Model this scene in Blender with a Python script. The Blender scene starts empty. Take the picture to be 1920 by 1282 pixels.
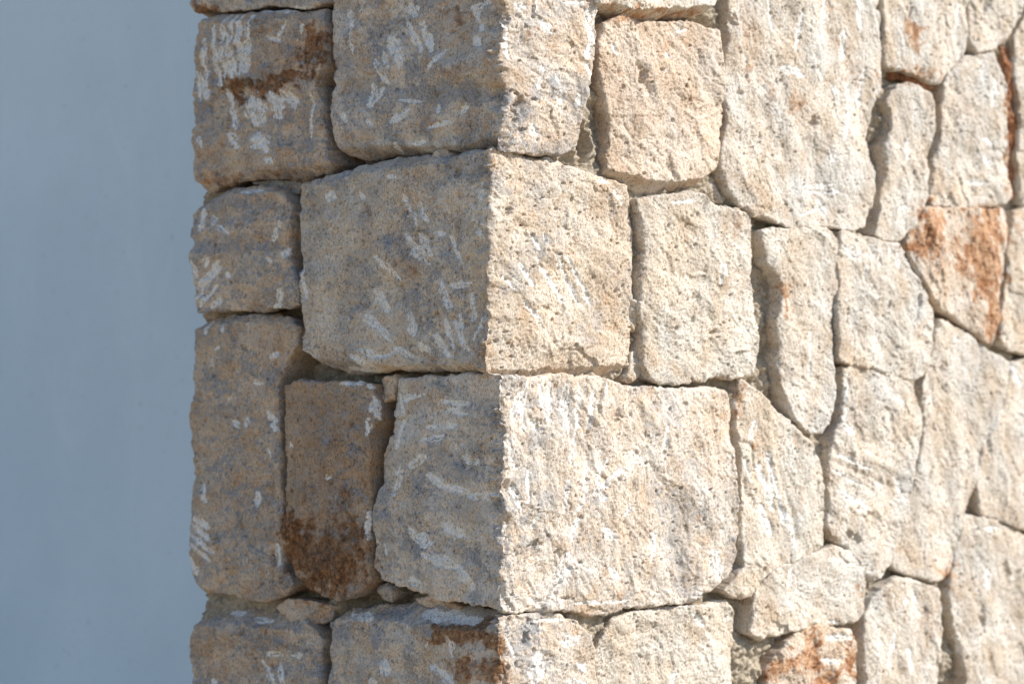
import bpy, math
import numpy as np
from mathutils import Vector

scene = bpy.context.scene
# ------------------------------------------------------------------ camera
D = 3.0                       # metres from the lens to the wall corner
ZC = 1.45                     # lens height above the ground
FPX = 4533.0                  # 85 mm lens on a 36 mm sensor, in photograph pixels
CAMX = 27.0 * D / FPX
cam_data = bpy.data.cameras.new('camera')
cam = bpy.data.objects.new('camera', cam_data)
scene.collection.objects.link(cam)
cam.location = (CAMX, -D, ZC)
cam.rotation_euler = (math.radians(90), 0, 0)
cam_data.sensor_width = 36.0
cam_data.lens = FPX / 1920.0 * 36.0
cam_data.clip_start = 0.05
cam_data.clip_end = 2000.0
cam_data.dof.use_dof = True
cam_data.dof.focus_distance = D + 0.05
cam_data.dof.aperture_fstop = 4.0
scene.camera = cam

# ------------------------------------------------------------------ sun and sky
SUN = Vector((0.79, -0.05, 0.61)).normalized()
elev = math.asin(SUN.z)
azim = math.atan2(SUN.x, SUN.y)
world = bpy.data.worlds.new('World')
scene.world = world
world.use_nodes = True
wn = world.node_tree.nodes
sky = wn.new('ShaderNodeTexSky')
sky.sky_type = 'NISHITA'
sky.sun_disc = False
sky.ozone_density = 2.6
sky.dust_density = 0.3
sky.sun_elevation = elev
sky.sun_rotation = azim
world.node_tree.links.new(sky.outputs[0], wn['Background'].inputs[0])
wn['Background'].inputs[1].default_value = 0.136
sun_data = bpy.data.lights.new('sun', 'SUN')
sun_data.energy = 5.0
sun_data.angle = math.radians(0.53)
sun_data.color = (1.0, 0.945, 0.865)
sun = bpy.data.objects.new('sun', sun_data)
scene.collection.objects.link(sun)
sun.location = (4, 0, 5)
sun.rotation_euler = (-SUN).to_track_quat('-Z', 'Y').to_euler()
scene.view_settings.view_transform = 'Standard'
scene.view_settings.look = 'None'
scene.view_settings.exposure = 0.41
scene.view_settings.gamma = 1.0
scene.cycles.diffuse_bounces = 8
scene.cycles.max_bounces = 10

# ------------------------------------------------------------------ noise in numpy
def _hash(ix, iy, seed):
    h = (ix.astype(np.int64) * 374761393 + iy.astype(np.int64) * 668265263 + int(seed) * 974711) & 0xffffffff
    h = ((h ^ (h >> 13)) * 1274126177) & 0xffffffff
    h = (h ^ (h >> 16)) & 0xffffffff
    h = (h * 2246822519) & 0xffffffff
    return (h ^ (h >> 15)) & 0xffffffff
def rnd(ix, iy, seed):
    return _hash(ix, iy, seed).astype(np.float64) / 4294967295.0
def perlin(x, y, seed):
    x0 = np.floor(x); y0 = np.floor(y); fx = x - x0; fy = y - y0
    x0 = x0.astype(np.int64); y0 = y0.astype(np.int64)
    ux = fx * fx * fx * (fx * (fx * 6 - 15) + 10); uy = fy * fy * fy * (fy * (fy * 6 - 15) + 10)
    def g(a, b):
        t = rnd(x0 + a, y0 + b, seed) * (2 * math.pi)
        return np.cos(t) * (fx - a) + np.sin(t) * (fy - b)
    a = g(0, 0); b = g(1, 0); c = g(0, 1); d = g(1, 1)
    return ((a + (b - a) * ux) * (1 - uy) + (c + (d - c) * ux) * uy) * 1.5
def fbm(x, y, seed, octaves=4, gain=0.5):
    t = np.zeros_like(x); a = 1.0
    for k in range(octaves):
        t += a * perlin(x * 2.03 ** k + 17.3 * k, y * 2.03 ** k - 9.1 * k, seed + 31 * k); a *= gain
    return t
def pits(x, y, seed, prob, rmin, rmax):
    """depth 0..1 of scattered round hollows, one candidate per unit cell"""
    ix = np.floor(x).astype(np.int64); iy = np.floor(y).astype(np.int64)
    out = np.zeros_like(x)
    for a in (-1, 0, 1):
        for b in (-1, 0, 1):
            jx = ix + a; jy = iy + b
            px = jx + rnd(jx, jy, seed); py = jy + rnd(jx, jy, seed + 1)
            r = rmin + (rmax - rmin) * rnd(jx, jy, seed + 2) ** 2
            el = 0.6 + 0.8 * rnd(jx, jy, seed + 4)
            d2 = ((x - px) * el) ** 2 + ((y - py) / el) ** 2
            w = np.clip(1.3 - 1.3 * d2 / (r * r), 0, 1) * (rnd(jx, jy, seed + 3) < prob)
            out = np.maximum(out, w)
    return out
def facets(x, y, seed, slope):
    """broken planes: every Voronoi cell has its own tilt and level"""
    ix = np.floor(x).astype(np.int64); iy = np.floor(y).astype(np.int64)
    best = np.full_like(x, 1e9); out = np.zeros_like(x)
    for a in (-1, 0, 1):
        for b in (-1, 0, 1):
            jx = ix + a; jy = iy + b
            dx = x - jx - rnd(jx, jy, seed); dy = y - jy - rnd(jx, jy, seed + 1)
            d = dx * dx + dy * dy
            h = slope * ((rnd(jx, jy, seed + 2) - .5) * 2 * dx + (rnd(jx, jy, seed + 3) - .5) * 2 * dy) + (rnd(jx, jy, seed + 4) - .5) * .5
            m = d < best
            best = np.where(m, d, best); out = np.where(m, h, out)
    return out
def sstep(a, b, x):
    t = np.clip((x - a) / (b - a), 0, 1); return t * t * (3 - 2 * t)

# ------------------------------------------------------------------ the two wall faces as one unrolled strip (s, z)
R2 = math.sqrt(.5)
EL = np.array([-R2, R2, 0.]); ER = np.array([R2, R2, 0.])     # along the faces, away from the corner
NL = np.array([-R2, -R2, 0.]); NR = np.array([R2, -R2, 0.])   # outward normals
def unproject(px, py, pl, pr):
    """traced photograph point -> (s, z) on the faces standing proud by pl / pr metres"""
    t = pl * NL + pr * NR
    dx = (px - 960.0) / FPX; dz = (641.0 - py) / FPX
    o = np.array([CAMX, -D, ZC]) - t
    cx = o[0] + dx * (-o[1])                                  # where the ray passes the corner's depth
    n, e = (NL, EL) if cx < 0 else (NR, ER)
    k = -(n[0] * o[0] + n[1] * o[1]) / (n[0] * dx + n[1])
    P = o + k * np.array([dx, 1.0, dz])
    s = P[0] * e[0] + P[1] * e[1]
    return (-s if cx < 0 else s), P[2]
def project(s, z, pl, pr):
    t = pl * NL + pr * NR
    X = np.where(s < 0, -s * EL[0], s * ER[0]) + t[0]
    Y = np.where(s < 0, -s * EL[1], s * ER[1]) + t[1]
    q = FPX / (Y + D)
    return 960 + (X - CAMX) * q, 641 - (z - ZC) * q

def catmull(pts, step):
    """closed smooth outline through the traced points, at an even step"""
    P = np.array(pts, float); n = len(P); out = []
    for i in range(n):
        p0, p1, p2, p3 = P[i - 1], P[i], P[(i + 1) % n], P[(i + 2) % n]
        m = max(2, int(np.hypot(*(p2 - p1)) / step))
        for t in np.arange(m) / m:
            c = .5 * (2 * p1 + (p2 - p0) * t + (2 * p0 - 5 * p1 + 4 * p2 - p3) * t * t + (3 * p1 - p0 - 3 * p2 + p3) * t ** 3)
            out.append(.15 * c + .85 * (p1 + (p2 - p1) * t))
    return np.array(out)
def signed_distance(x, y, poly):
    """positive inside; also the nearest outline point"""
    A = poly; B = np.roll(poly, -1, 0)
    best = np.full(x.shape, 1e9); nx = np.zeros_like(x); ny = np.zeros_like(x); ins = np.zeros(x.shape, bool)
    for (ax, ay), (bx, by) in zip(A, B):
        dx, dy = bx - ax, by - ay
        L = dx * dx + dy * dy + 1e-18
        t = np.clip(((x - ax) * dx + (y - ay) * dy) / L, 0, 1)
        qx = ax + t * dx; qy = ay + t * dy
        d = (x - qx) ** 2 + (y - qy) ** 2
        m = d < best
        best[m] = d[m]; nx[m] = qx[m]; ny[m] = qy[m]
        c = (ay > y) != (by > y)
        if c.any():
            ins ^= c & (x < ax + (y - ay) * dx / (dy if abs(dy) > 1e-15 else 1e-15))
    d = np.sqrt(best)
    return np.where(ins, d, -d), nx, ny

# ------------------------------------------------------------------ materials
def new_mat(name):
    m = bpy.data.materials.new(name); m.use_nodes = True
    nt = m.node_tree; b = nt.nodes['Principled BSDF']
    return m, nt, b
class NT:
    def __init__(s, nt): s.nt = nt; s.n = nt.nodes; s.l = nt.links
    def node(s, t, **kw):
        n = s.n.new(t)
        for k, v in kw.items(): setattr(n, k, v)
        return n
    def noise(s, vec, scale, detail=4, rough=.55, dist=0):
        n = s.n.new('ShaderNodeTexNoise'); s.l.new(vec, n.inputs['Vector'])
        n.inputs['Scale'].default_value = scale; n.inputs['Detail'].default_value = detail
        n.inputs['Roughness'].default_value = rough; n.inputs['Distortion'].default_value = dist
        return n.outputs['Fac']
    def ramp(s, fac, a, b, lo=0., hi=1.):
        n = s.n.new('ShaderNodeMapRange'); n.interpolation_type = 'SMOOTHSTEP'
        s.l.new(fac, n.inputs[0]); n.inputs[1].default_value = a; n.inputs[2].default_value = b
        n.inputs[3].default_value = lo; n.inputs[4].default_value = hi
        return n.outputs[0]
    def math(s, op, a, b):
        n = s.n.new('ShaderNodeMath'); n.operation = op
        for i, v in enumerate((a, b)):
            if isinstance(v, (int, float)): n.inputs[i].default_value = v
            else: s.l.new(v, n.inputs[i])
        return n.outputs[0]
    def mix(s, fac, a, b, mode='MIX'):
        n = s.n.new('ShaderNodeMix'); n.data_type = 'RGBA'; n.blend_type = mode
        for i, v in ((0, fac), (6, a), (7, b)):
            if isinstance(v, (int, float)): n.inputs[i].default_value = v
            elif isinstance(v, tuple): n.inputs[i].default_value = (*v, 1)
            else: s.l.new(v, n.inputs[i])
        return n.outputs[2]

def stone_material():
    m, nt, b = new_mat('limestone'); T = NT(nt)
    tc = T.node('ShaderNodeTexCoord'); obj = tc.outputs['Object']
    at = T.node('ShaderNodeAttribute', attribute_name='marks')
    sp = T.node('ShaderNodeSeparateColor'); T.l.new(at.outputs['Color'], sp.inputs[0])
    white, rust, grey = sp.outputs
    ti = T.node('ShaderNodeAttribute', attribute_name='tint')
    base = ti.outputs['Color']
    n1 = T.noise(obj, 22, 6, .6)
    base = T.mix(T.ramp(n1, .38, .68), base, T.mix(1.0, base, (.80, .73, .66), 'MULTIPLY'))
    n1b = T.noise(obj, 55, 5, .65)
    base = T.mix(T.ramp(n1b, .52, .72, 0, .55), base, T.mix(1.0, base, (1.14, 1.13, 1.12), 'MULTIPLY'))
    # grey weathered patches, with sky light painted in as blue grey
    mp = T.node('ShaderNodeMapping'); mp.inputs['Scale'].default_value = (1, 1, 1.7); T.l.new(obj, mp.inputs[0])
    ng = T.math('ADD', T.math('MULTIPLY', T.noise(mp.outputs[0], 22, 9, .74, .3), .62), T.math('MULTIPLY', T.noise(obj, 130, 6, .75), .38))
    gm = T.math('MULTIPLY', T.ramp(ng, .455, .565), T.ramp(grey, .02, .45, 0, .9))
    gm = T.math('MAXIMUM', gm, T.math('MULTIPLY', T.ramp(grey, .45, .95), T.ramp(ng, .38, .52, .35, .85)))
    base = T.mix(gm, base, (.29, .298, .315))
    no = T.noise(obj, 48, 7, .72)
    base = T.mix(T.math('MULTIPLY', T.ramp(no, .52, .66, 0, .62), T.ramp(at.outputs['Alpha'], 0, 1, 1., .45)), base, T.mix(1., base, (.98, .76, .54), 'MULTIPLY'))
    # iron staining
    nr = T.noise(obj, 60, 7, .7)
    nr2 = T.noise(obj, 150, 5, .7)
    rm = T.ramp(T.math('ADD', rust, T.math('MULTIPLY', T.math('SUBTRACT', nr, .5), T.ramp(rust, 0, .5, .3, 1.3))), .04, .62)
    dark = T.mix(T.ramp(nr2, .36, .64), T.mix(1., base, (.30, .18, .11), 'MULTIPLY'), T.mix(1., base, (.72, .50, .33), 'MULTIPLY'))
    light = T.mix(T.ramp(T.noise(obj, 48, 7, .75), .40, .60), T.mix(1., base, (.50, .27, .15), 'MULTIPLY'), T.mix(1., base, (.95, .74, .57), 'MULTIPLY'))
    rcol = T.mix(at.outputs['Alpha'], dark, light)
    base = T.mix(rm, base, rcol)
    # faint peach clouds in the pale stones
    pc = T.math('MULTIPLY', T.ramp(T.noise(obj, 13, 4, .6), .52, .74, 0, .42), at.outputs['Alpha'])
    base = T.mix(pc, base, T.mix(1., base, (1.03, .86, .70), 'MULTIPLY'))
    # pale crushed stone where the tools struck
    nw = T.noise(obj, 170, 5, .68)
    nw2 = T.noise(obj, 420, 3, .6)
    wm = T.ramp(T.math('ADD', T.math('ADD', T.math('MULTIPLY', white, 1.15), T.math('MULTIPLY', T.math('SUBTRACT', nw, .5), 1.3)), T.math('MULTIPLY', T.math('SUBTRACT', nw2, .5), .9)), .32, .95)
    base = T.mix(T.math('MULTIPLY', wm, .90), base, (.80, .79, .765))
    # grains: dark and light specks of the shelly limestone
    mf = T.node('ShaderNodeMapping'); mf.inputs['Scale'].default_value = (1.15, 1.15, .62); mf.inputs['Rotation'].default_value = (.25, .25, 0); T.l.new(obj, mf.inputs[0]); fl = mf.outputs[0]
    n3 = T.noise(fl, 420, 3, .6)
    base = T.mix(T.ramp(T.noise(obj, 17, 4, .6), .36, .62, .45, 1.), base, T.mix(T.ramp(n3, .36, .58), (.68, .635, .585), (1.08, 1.08, 1.08)), 'MULTIPLY')
    n4 = T.noise(fl, 260, 2, .5)
    base = T.mix(T.ramp(n4, .62, .66, 0, .68), base, T.mix(1., base, (.36, .31, .25), 'MULTIPLY'))
    n5 = T.noise(fl, 560, 2, .5)
    base = T.mix(T.ramp(n5, .60, .65, 0, .5), base, T.mix(1., base, (.42, .37, .31), 'MULTIPLY'))
    T.l.new(base, b.inputs['Base Color'])
    b.inputs['Roughness'].default_value = .92
    b.inputs['Specular IOR Level'].default_value = .25
    bu = T.node('ShaderNodeBump'); bu.inputs['Strength'].default_value = .75; bu.inputs['Distance'].default_value = .0016
    hsum = T.math('ADD', T.noise(obj, 300, 4, .65), T.math('MULTIPLY', T.noise(obj, 800, 3, .6), .5))
    T.l.new(hsum, bu.inputs['Height']); T.l.new(bu.outputs[0], b.inputs['Normal'])
    return m
def mortar_material():
    m, nt, b = new_mat('mortar'); T = NT(nt)
    obj = T.node('ShaderNodeTexCoord').outputs['Object']
    c = T.mix(T.ramp(T.noise(obj, 30, 5), .35, .65), (.52, .44, .335), (.42, .36, .28))
    c = T.mix(T.ramp(T.noise(obj, 250, 3), .4, .65), c, T.mix(1.0, c, (.72, .70, .66), 'MULTIPLY'))
    T.l.new(c, b.inputs['Base Color']); b.inputs['Roughness'].default_value = .95
    bu = T.node('ShaderNodeBump'); bu.inputs['Strength'].default_value = .9; bu.inputs['Distance'].default_value = .003
    T.l.new(T.noise(obj, 260, 5, .7), bu.inputs['Height']); T.l.new(bu.outputs[0], b.inputs['Normal'])
    return m
def plaster_material():
    m, nt, b = new_mat('white_render'); T = NT(nt)
    obj = T.node('ShaderNodeTexCoord').outputs['Object']
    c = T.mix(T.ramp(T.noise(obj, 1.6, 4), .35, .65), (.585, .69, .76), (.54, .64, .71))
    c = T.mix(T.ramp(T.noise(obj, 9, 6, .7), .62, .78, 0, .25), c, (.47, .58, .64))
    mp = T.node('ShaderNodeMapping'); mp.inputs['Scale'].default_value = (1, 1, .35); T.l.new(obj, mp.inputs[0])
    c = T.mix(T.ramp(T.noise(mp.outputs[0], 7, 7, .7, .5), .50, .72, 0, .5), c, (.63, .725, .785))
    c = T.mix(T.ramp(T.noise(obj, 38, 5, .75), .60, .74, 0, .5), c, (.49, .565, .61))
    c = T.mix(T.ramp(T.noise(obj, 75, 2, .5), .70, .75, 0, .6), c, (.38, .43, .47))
    T.l.new(c, b.inputs['Base Color']); b.inputs['Roughness'].default_value = .85
    bu = T.node('ShaderNodeBump'); bu.inputs['Strength'].default_value = .6; bu.inputs['Distance'].default_value = .006
    T.l.new(T.math('ADD', T.noise(obj, 14, 4), T.math('MULTIPLY', T.noise(obj, 120, 4, .6), .35)), bu.inputs['Height'])
    T.l.new(bu.outputs[0], b.inputs['Normal'])
    return m
def ground_material():
    m, nt, b = new_mat('pale_gravel'); T = NT(nt)
    obj = T.node('ShaderNodeTexCoord').outputs['Object']
    c = T.mix(T.ramp(T.noise(obj, 3, 6), .35, .65), (.58, .445, .28), (.48, .365, .225))
    c = T.mix(T.ramp(T.noise(obj, 60, 4), .4, .65), c, T.mix(1.0, c, (.7, .7, .7), 'MULTIPLY'))
    T.l.new(c, b.inputs['Base Color']); b.inputs['Roughness'].default_value = .95
    bu = T.node('ShaderNodeBump'); bu.inputs['Distance'].default_value = .02
    T.l.new(T.noise(obj, 45, 5, .7), bu.inputs['Height']); T.l.new(bu.outputs[0], b.inputs['Normal'])
    return m
M_STONE = stone_material(); M_MORTAR = mortar_material(); M_PLASTER = plaster_material(); M_GROUND = ground_material()

def link_mesh(name, V, F4, F3, mat, marks=None, tint=None):
    me = bpy.data.meshes.new(name)
    n4, n3 = len(F4), len(F3)
    me.vertices.add(len(V)); me.vertices.foreach_set('co', V.astype(np.float32).ravel())
    me.loops.add(n4 * 4 + n3 * 3)
    idx = np.concatenate([np.asarray(F4, np.int32).ravel(), np.asarray(F3, np.int32).ravel()])
    me.loops.foreach_set('vertex_index', idx.astype(np.int32))
    me.polygons.add(n4 + n3)
    st = np.concatenate([np.arange(n4) * 4, n4 * 4 + np.arange(n3) * 3]).astype(np.int32)
    me.polygons.foreach_set('loop_start', st)
    me.polygons.foreach_set('use_smooth', np.ones(n4 + n3, bool))
    me.update(calc_edges=True); me.validate()
    for nm, arr in (('marks', marks), ('tint', tint)):
        if arr is not None:
            a = me.attributes.new(nm, 'FLOAT_COLOR', 'POINT')
            a.data.foreach_set('color', (arr if arr.shape[1] == 4 else np.concatenate([arr, np.ones((len(arr), 1))], 1)).astype(np.float32).ravel())
    me.materials.append(mat)
    o = bpy.data.objects.new(name, me); scene.collection.objects.link(o)
    return o
def tag(o, label, cat, group=None, kind=None):
    if label: o['label'] = label
    if cat: o['category'] = cat
    if group: o['group'] = group
    if kind: o['kind'] = kind

#MARKS_BEGIN
# ------------------------------------------------------------------ tool marks, stains and hollows, traced (photograph pixels on the wall)
# stroke: x1, y1, x2, y2, width
WHITE = [
 (385,75,390,180,10),(403,50,415,160,9),(424,30,418,80,8),(424,90,426,145,12),(437,30,440,80,7),(433,70,445,145,14),(450,25,457,140,10),
 (465,30,470,80,7),(467,80,463,135,12),(372,140,378,185,16),(385,155,392,185,12),(425,170,445,240,10),(435,250,450,275,14),(475,190,485,225,34),
 (512,180,520,215,24),(528,170,534,180,12),(541,175,545,200,14),(482,255,498,275,26),(500,298,510,304,12),(580,175,584,258,5),(535,40,518,70,7),
 (565,45,560,60,8),(375,258,382,275,7),(470,20,590,15,8),(500,70,520,76,8),
 (379,392,378,430,9),(393,405,402,420,9),(412,424,433,438,9),(520,430,512,450,10),(528,415,524,425,7),(452,360,492,358,6),(395,485,388,498,9),
 (412,490,375,540,9),(414,500,372,560,7),(405,535,378,575,7),(412,560,400,575,10),(365,490,372,520,7),(538,470,534,482,12),(505,485,511,490,6),
 (530,545,525,570,11),(525,570,515,575,13),(426,512,430,520,7),
 (380,910,388,940,10),(368,972,395,988,11),(366,985,400,1012,9),(362,1000,405,1035,8),(362,1015,395,1050,8),(362,1045,375,1075,9),(474,717,488,717,10),
 (504,668,518,664,9),(393,668,397,684,8),(505,772,518,805,10),(470,785,470,797,10),(480,925,482,948,12),(515,1020,520,1060,7),(400,655,410,650,6),
 (385,605,378,625,9),(418,610,422,622,9),(463,600,465,620,6),(420,592,480,589,6),(440,790,452,800,10),(500,840,506,856,6),
 (700,745,708,785,8),(697,785,695,815,9),(690,960,685,1010,9),(611,895,620,893,8),(545,830,545,842,7),(684,722,698,726,7),(640,720,690,715,8),
 (785,385,802,415,11),(775,400,780,425,7),(757,365,765,395,7),(765,440,775,460,14),(772,450,802,495,10),(788,440,810,478,10),(775,462,788,484,16),
 (712,482,752,525,9),(843,445,865,495,8),(815,435,830,438,9),(892,410,912,455,9),(905,345,902,378,9),(825,530,842,575,12),(845,535,880,532,10),
 (880,550,885,600,8),(702,545,720,580,16),(685,590,735,640,9),(680,600,700,612,9),(770,590,775,625,16),(850,600,880,660,9),(838,600,850,650,8),
 (860,590,870,640,7),(907,590,890,640,6),(820,630,840,665,14),(680,655,710,670,10),(665,668,690,685,16),(740,650,770,668,10),(795,645,805,655,14),
 (875,640,885,665,7),(735,330,745,334,8),(678,362,684,372,9),(620,362,618,376,14),(566,500,572,560,8),(640,690,690,696,8),(740,660,700,672,8),
 (655,20,662,55,11),(660,55,664,100,5),(762,45,790,95,15),(790,45,812,95,14),(765,12,774,28,18),(730,70,755,120,20),(720,100,728,125,9),(705,115,725,155,11),
 (698,165,695,195,20),(715,165,705,190,9),(742,228,772,208,14),(805,240,850,228,8),(810,130,842,95,7),(885,15,900,55,11),(890,72,897,80,16),(880,15,910,2,11),
 (865,210,875,198,10),(770,270,790,265,7),(740,282,742,270,8),(822,200,824,210,8),(648,215,652,228,9),(690,225,700,235,8),(752,188,790,192,5),
 (762,750,800,738,9),(826,752,880,757,10),(835,768,875,775,10),(808,800,848,797,10),(802,825,830,818,10),(800,855,770,872,16),(805,890,830,910,16),
 (830,910,880,925,12),(880,930,930,925,14),(752,740,760,780,8),(755,790,742,840,8),(748,880,738,925,11),(775,995,805,1018,22),(830,985,870,1000,20),
 (800,1040,850,1060,18),(855,1060,880,1100,16),(768,1085,785,1090,18),(865,858,895,864,18),(705,1000,712,1020,6),(725,1020,727,1040,5),(935,965,935,1000,8),
 (975,735,960,790,16),(987,716,977,790,9),(1015,720,1020,765,11),(1036,718,1030,785,13),(1020,770,1040,792,9),(1065,718,1062,800,15),(1090,718,1082,830,9),
 (1084,830,1078,860,6),(1112,730,1105,800,10),(1072,800,1068,870,8),(1135,718,1135,745,7),(980,792,980,808,14),(998,790,1008,802,16),(945,825,965,875,11),
 (960,910,975,960,10),(990,880,985,940,9),(1105,860,1090,920,8),(1140,860,1122,900,11),(1165,880,1115,925,13),(1126,926,1136,936,16),(1095,920,1075,960,11),
 (1060,900,1055,960,7),(1180,948,1170,966,8),(1060,1040,1058,1085,26),(1080,970,1070,1010,12),(1145,1065,1155,1080,20),(1335,1035,1345,1075,30),
 (1225,1000,1215,1050,9),(1180,1125,1080,1130,8),(1302,1116,1320,1112,10),(1130,990,1150,1010,16),(1010,960,1000,990,10),(1250,800,1240,860,8),
 (1000,445,1010,465,9),(1018,435,1026,460,7),(1040,475,1056,505,11),(1056,505,1092,575,9),(1060,480,1080,515,7),(1080,515,1110,570,9),(1007,485,1055,565,8),
 (975,495,1000,535,10),(942,518,966,540,8),(985,565,1028,625,9),(962,434,970,446,11),(1122,338,1140,343,9),(1150,360,1165,380,10),
 (962,8,978,14,16),(1005,0,1000,22,7),(1060,6,1092,5,10),(1013,42,1026,62,16),(1100,20,1112,80,16),(1108,60,1100,110,11),(1096,95,1098,110,9),(940,40,950,110,9),
 (1015,125,1010,165,11),(1045,140,1048,156,9),(1050,172,1050,200,12),(1000,232,1006,262,16),(1083,178,1086,195,9),(1120,-10,1110,60,8),(1100,120,1108,160,9),
 (1052,1204,1080,1196,20),(945,1160,965,1230,8),(1012,1225,1000,1275,26),(1085,1245,1098,1255,20),(1065,1275,1090,1280,18),(1000,1165,1060,1160,8),
 (660,1155,690,1160,12),(720,1238,726,1262,14),(845,1205,848,1228,12),(810,1250,850,1280,16),(700,1272,705,1290,12),(780,1150,880,1165,16),(652,1150,658,1162,9),
 (490,1240,520,1290,8),(520,1245,535,1290,8),(502,1225,520,1225,12),(548,1228,562,1228,10),(398,1275,404,1285,9),(410,1150,440,1152,9),(470,1160,500,1165,8),
 (1545,0,1540,70,9),(1580,60,1580,112,12),(1610,0,1615,60,8),(1468,130,1500,142,20),(1560,160,1570,190,12),(1515,350,1560,345,9),(1520,360,1570,358,10),
 (1500,402,1552,385,9),(1540,375,1550,400,14),(1620,130,1612,200,8),(1500,20,1490,90,8),(1440,0,1450,60,7),(1590,200,1580,260,9),(1555,290,1560,300,14),
 (1705,260,1700,300,9),(1690,390,1710,392,11),(1865,150,1860,200,11),(1845,262,1856,268,14),(1848,298,1860,305,16),(1820,340,1850,345,12),(1800,10,1795,70,8),
 (1582,465,1600,480,22),(1635,458,1635,490,8),(1655,465,1655,495,9),(1690,462,1690,500,11),(1625,500,1622,520,7),(1610,455,1612,490,7),(1672,462,1672,480,6),
 (1420,790,1410,820,14),(1425,870,1450,950,15),(1440,850,1470,980,11),(1470,960,1485,1010,13),(1430,950,1445,1000,18),(1400,860,1410,900,8),
 (1485,1065,1480,1100,11),(1480,1120,1482,1140,9),(1565,850,1640,880,9),(1560,880,1620,910,9),(1570,920,1620,945,13),(1584,795,1596,810,16),(1680,890,1690,920,10),
 (1590,760,1583,785,9),(1585,700,1582,750,7),(1680,740,1690,752,12),(1845,990,1870,990,9),(1850,1070,1855,1100,16),(1772,1150,1800,1222,13),(1560,1165,1575,1168,8),
 (1680,1180,1660,1260,7),(1700,1215,1705,1262,9),(1717,1110,1717,1135,7),(1700,1120,1696,1140,6),(1552,1194,1588,1194,16),(1545,1236,1570,1240,12),
 (1300,1150,1315,1170,16),(1260,1262,1256,1282,10),(1440,600,1436,640,8),(1520,620,1518,700,7),(1350,490,1352,530,9),(1358,495,1360,515,7),(1900,690,1915,720,16),
 (1250,100,1255,106,9),(1150,85,1160,100,10),(1270,60,1290,56,6),(1260,380,1310,375,7),
]
# blob: x, y, rx, ry, strength
RUST = [
 (590,75,18,24,.9),(575,105,24,18,.8),(595,118,15,14,.9),(545,140,48,10,.8),(500,162,50,14,.9),(450,160,25,13,.95),(452,187,18,16,.9),(530,110,60,45,.22),
 (380,18,22,8,.7),(520,325,60,10,.35),(415,335,40,12,.4),
 (560,1025,28,50,.8),(590,1085,42,30,.75),(640,1062,30,40,.75),(662,1000,20,30,.6),(650,935,25,30,.42),(540,985,14,45,.8),(620,850,70,60,.2),(612,950,80,110,.22),(615,1050,80,75,.58),
 (855,30,28,8,.4),(820,232,60,9,.3),(860,130,55,12,.25),(745,500,20,14,.3),(765,515,14,10,.35),(690,395,10,10,.35),(860,420,12,20,.28),
 (830,1188,26,16,.75),(882,1188,36,22,1.0),(930,1205,18,15,.85),(880,1250,36,22,.6),(920,1262,25,20,.6),(400,1220,45,50,.22),(480,1200,60,30,.2),
 (988,60,7,8,.5),(1004,54,5,5,.5),(1200,25,75,9,.55),(1280,27,40,8,.5),
 (1190,200,40,60,.2),(1270,90,22,15,.26),(1300,240,30,30,.16),(1245,95,12,16,.35),(1325,250,12,16,.28),
 (1402,60,20,60,.28),(1410,120,12,30,.34),(1440,175,10,30,.3),(1490,190,15,20,.38),(1558,15,14,14,.36),(1570,75,16,30,.25),(1605,140,14,30,.26),(1395,40,12,20,.3),
 (1713,65,13,22,.75),(1705,45,8,12,.5),(1745,430,24,45,.75),(1720,465,18,18,.95),(1852,430,34,45,.72),(1832,480,36,40,.68),(1850,520,30,50,.72),(1862,575,20,55,.7),
 (1845,610,12,20,.5),(1790,470,24,24,.35),(1760,500,16,16,.3),(1725,620,6,34,.28),(1474,560,8,28,.8),(1470,530,6,12,.6),
 (1380,420,26,30,.27),(1390,540,14,60,.22),(1340,570,14,40,.17),(1417,837,7,8,.7),(1388,750,10,34,.5),(1400,735,8,12,.6),(1490,820,10,22,.28),(1500,870,10,20,.25),
 (1745,1172,18,46,.25),(1525,1228,10,36,.85),(1560,1268,22,14,.6),(1598,1232,9,36,.8),(1512,1240,8,24,.7),(1482,1245,22,24,.7),(1545,1280,24,14,.65),(1460,1250,14,18,.7),
 (1520,1190,8,14,.6),(1783,1075,14,20,.7),(1895,240,6,150,.55),(1888,330,5,60,.45),(1700,145,55,14,.6),(1910,420,16,40,.3),(1560,1000,12,16,.25),(1620,1100,5,20,.4),
]
# broad blue grey zones, part stone colour, part sky light painted on: x, y, rx, ry, strength
GREYS = [(820,178,130,26,.95),(690,165,55,36,.8),(880,312,50,30,.8),(680,505,42,50,.75),(650,560,40,34,.75),(760,440,40,60,.55),(860,870,70,50,.75),(870,760,60,34,.7),(430,385,55,18,.85),
 (420,455,95,15,.85),(604,60,14,60,.6),(400,300,30,20,.7),(440,840,50,30,.6),(640,800,40,50,.5),(840,1170,60,20,.7),(720,245,60,14,.7),(560,1230,30,24,.5)]
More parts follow.
